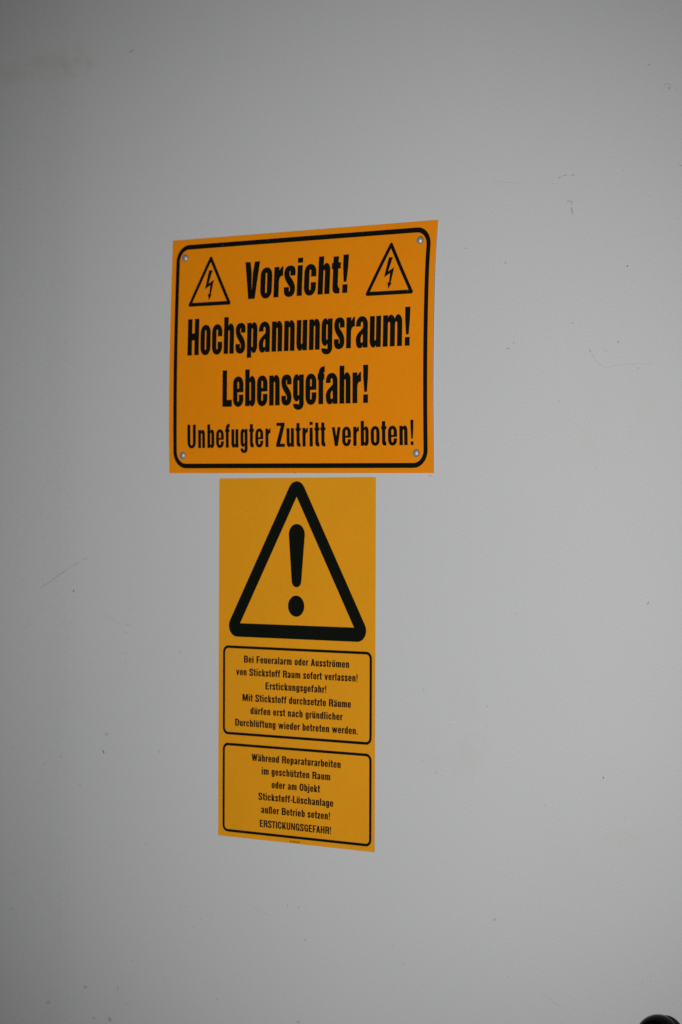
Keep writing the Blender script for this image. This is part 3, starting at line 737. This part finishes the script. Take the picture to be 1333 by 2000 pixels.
# ------------------------------------------------------------------ tall self-adhesive sticker
TW, TH = 176.0, 315.1
sticker = thing('warning_sticker', 'tall amber nitrogen suffocation warning sticker with exclamation triangle below the orange sign', 'warning sticker', (0, 0, ZB))
def st(x, z, lift): return (x * MM, -lift * MM, z * MM)
SV, SF = [], []
cr = rr(0, -TH, TW, 0, (1.0, 1.0), (1.0, 1.0), (1.0, 1.0), (1.0, 1.0), p=2, n=4)
n = len(cr)
SV = [st(x, z, .30) for x, z in cr] + [st(x, z, 0.0) for x, z in cr]
SF = [tuple(range(n))] + [(k, k + n, (k + 1) % n + n, (k + 1) % n) for k in range(n)]
link('vinyl_sheet', SV, SF, M_yellow, sticker)
def st_print(name, mesh, material, parent=None, label=None, lift=.42):
    V, Fc = mesh
    o = link(name, [st(x, z, lift) for x, z in V], Fc, material, parent or sticker)
    if label: o['label'] = label
    return o
tri = tri_ops(89.45, 16.45, 25.2, 127.1, 153.2, 127.1, 12.0, 9.6, 11.5)
tri = [(a, [(x, -y) for x, y in P]) for a, P in tri]
tsy = st_print('warning_triangle', solve(tri), M_black)
def arcp(cx, cz, r, a0, a1, n=16, sz=1.0): return [(cx + r * math.cos(a0 + (a1 - a0) * k / n), cz + sz * r * math.sin(a0 + (a1 - a0) * k / n)) for k in range(n + 1)]
P = arcp(89.75, -48.8, 9.0, math.radians(-4), math.radians(184)) + arcp(89.55, -88.9, 5.45, math.radians(184), math.radians(356))
st_print('exclamation_mark', solve([(1, P), (1, arcp(89.25, -110.6, 9.15, 0, 2 * math.pi - .2, 30))]), M_black, parent=tsy)
f1 = st_print('text_frame', solve(frame_ops(5.25, -225.35, 172.7, -147.0, 2.35, 6.0, 2.5)), M_black, label='black rounded frame around the upper six lines of text')
f2 = st_print('text_frame', solve(frame_ops(5.25, -310.9, 172.7, -232.7, 2.35, 6.0, 2.5)), M_black, label='black rounded frame around the lower six lines of text')
def st_line(text, x0, x1, z, cap, parent, label=None, F=BOLD, material=None):
    V, Fc, wd = layout(F, text); x0 += .3; x1 += .1; k = (x1 - x0) / wd
    o = link('lettering', [st(x0 + a * k, z + b * cap, .42) for a, b in V], Fc, material or M_brown, parent)
    o['label'] = label or ('small dark line reading ' + text)
for text, x0, x1, z in (('Bei Feueralarm oder Ausströmen', 29.5, 148.0, -161.5), ('von Stickstoff Raum sofort verlassen!', 20.3, 157.2, -172.75),
        ('Erstickungsgefahr!', 54.4, 123.1, -183.85), ('Mit Stickstoff durchsetzte Räume', 27.9, 150.1, -195.1),
        ('dürfen erst nach gründlicher', 37.2, 141.0, -206.2), ('Durchlüftung wieder betreten werden.', 19.5, 158.0, -217.3)):
    st_line(text, x0, x1, z, 6.25, f1)
for text, x0, x1, z in (('Während Reparaturarbeiten', 38.7, 139.1, -246.85), ('im geschützten Raum', 50.4, 127.7, -258.0), ('oder am Objekt', 61.8, 116.5, -269.15),
        ('Stickstoff-Löschanlage', 46.7, 131.1, -280.3), ('außer Betrieb setzen!', 49.9, 127.6, -291.5), ('ERSTICKUNGSGEFAHR!', 48.4, 128.7, -303.75)):
    st_line(text, x0, x1, z, 6.25, f2)
st_line('" NI 001 A0P"', 81.9, 94.9, -314.2, 1.45, sticker, 'tiny faint brown print at the bottom edge', material=M_faint)

# ------------------------------------------------------------------ black knob, lower right
KX, KZ = 463.2, -429.3
knob = thing('door_knob', 'round black knob on the pale wall in the bottom right corner', 'knob', (KX * MM, 0, ZB + KZ * MM))
rv, rf = revolve([(r * MM, h * MM) for r, h in [(11, 0), (11, 2.0), (9, 3.2), (8.0, 4.5), (7.8, 9)]], 40)
link('base_ring', rv, rf, M_rose, knob, smooth=True)
prof = [(7.0, 4.0), (11.5, 4.4), (14.6, 6.6), (16.0, 9.5), (16.5, 13.0), (16.4, 16.5), (15.8, 19.5), (14.7, 22.2), (13.0, 24.6), (10.8, 26.6), (8.0, 28.0), (5.0, 28.8), (2.2, 29.2)]
rv, rf = revolve([(r * MM, h * MM) for r, h in prof], 56)
link('grip', rv, rf, M_knob, knob, smooth=True)
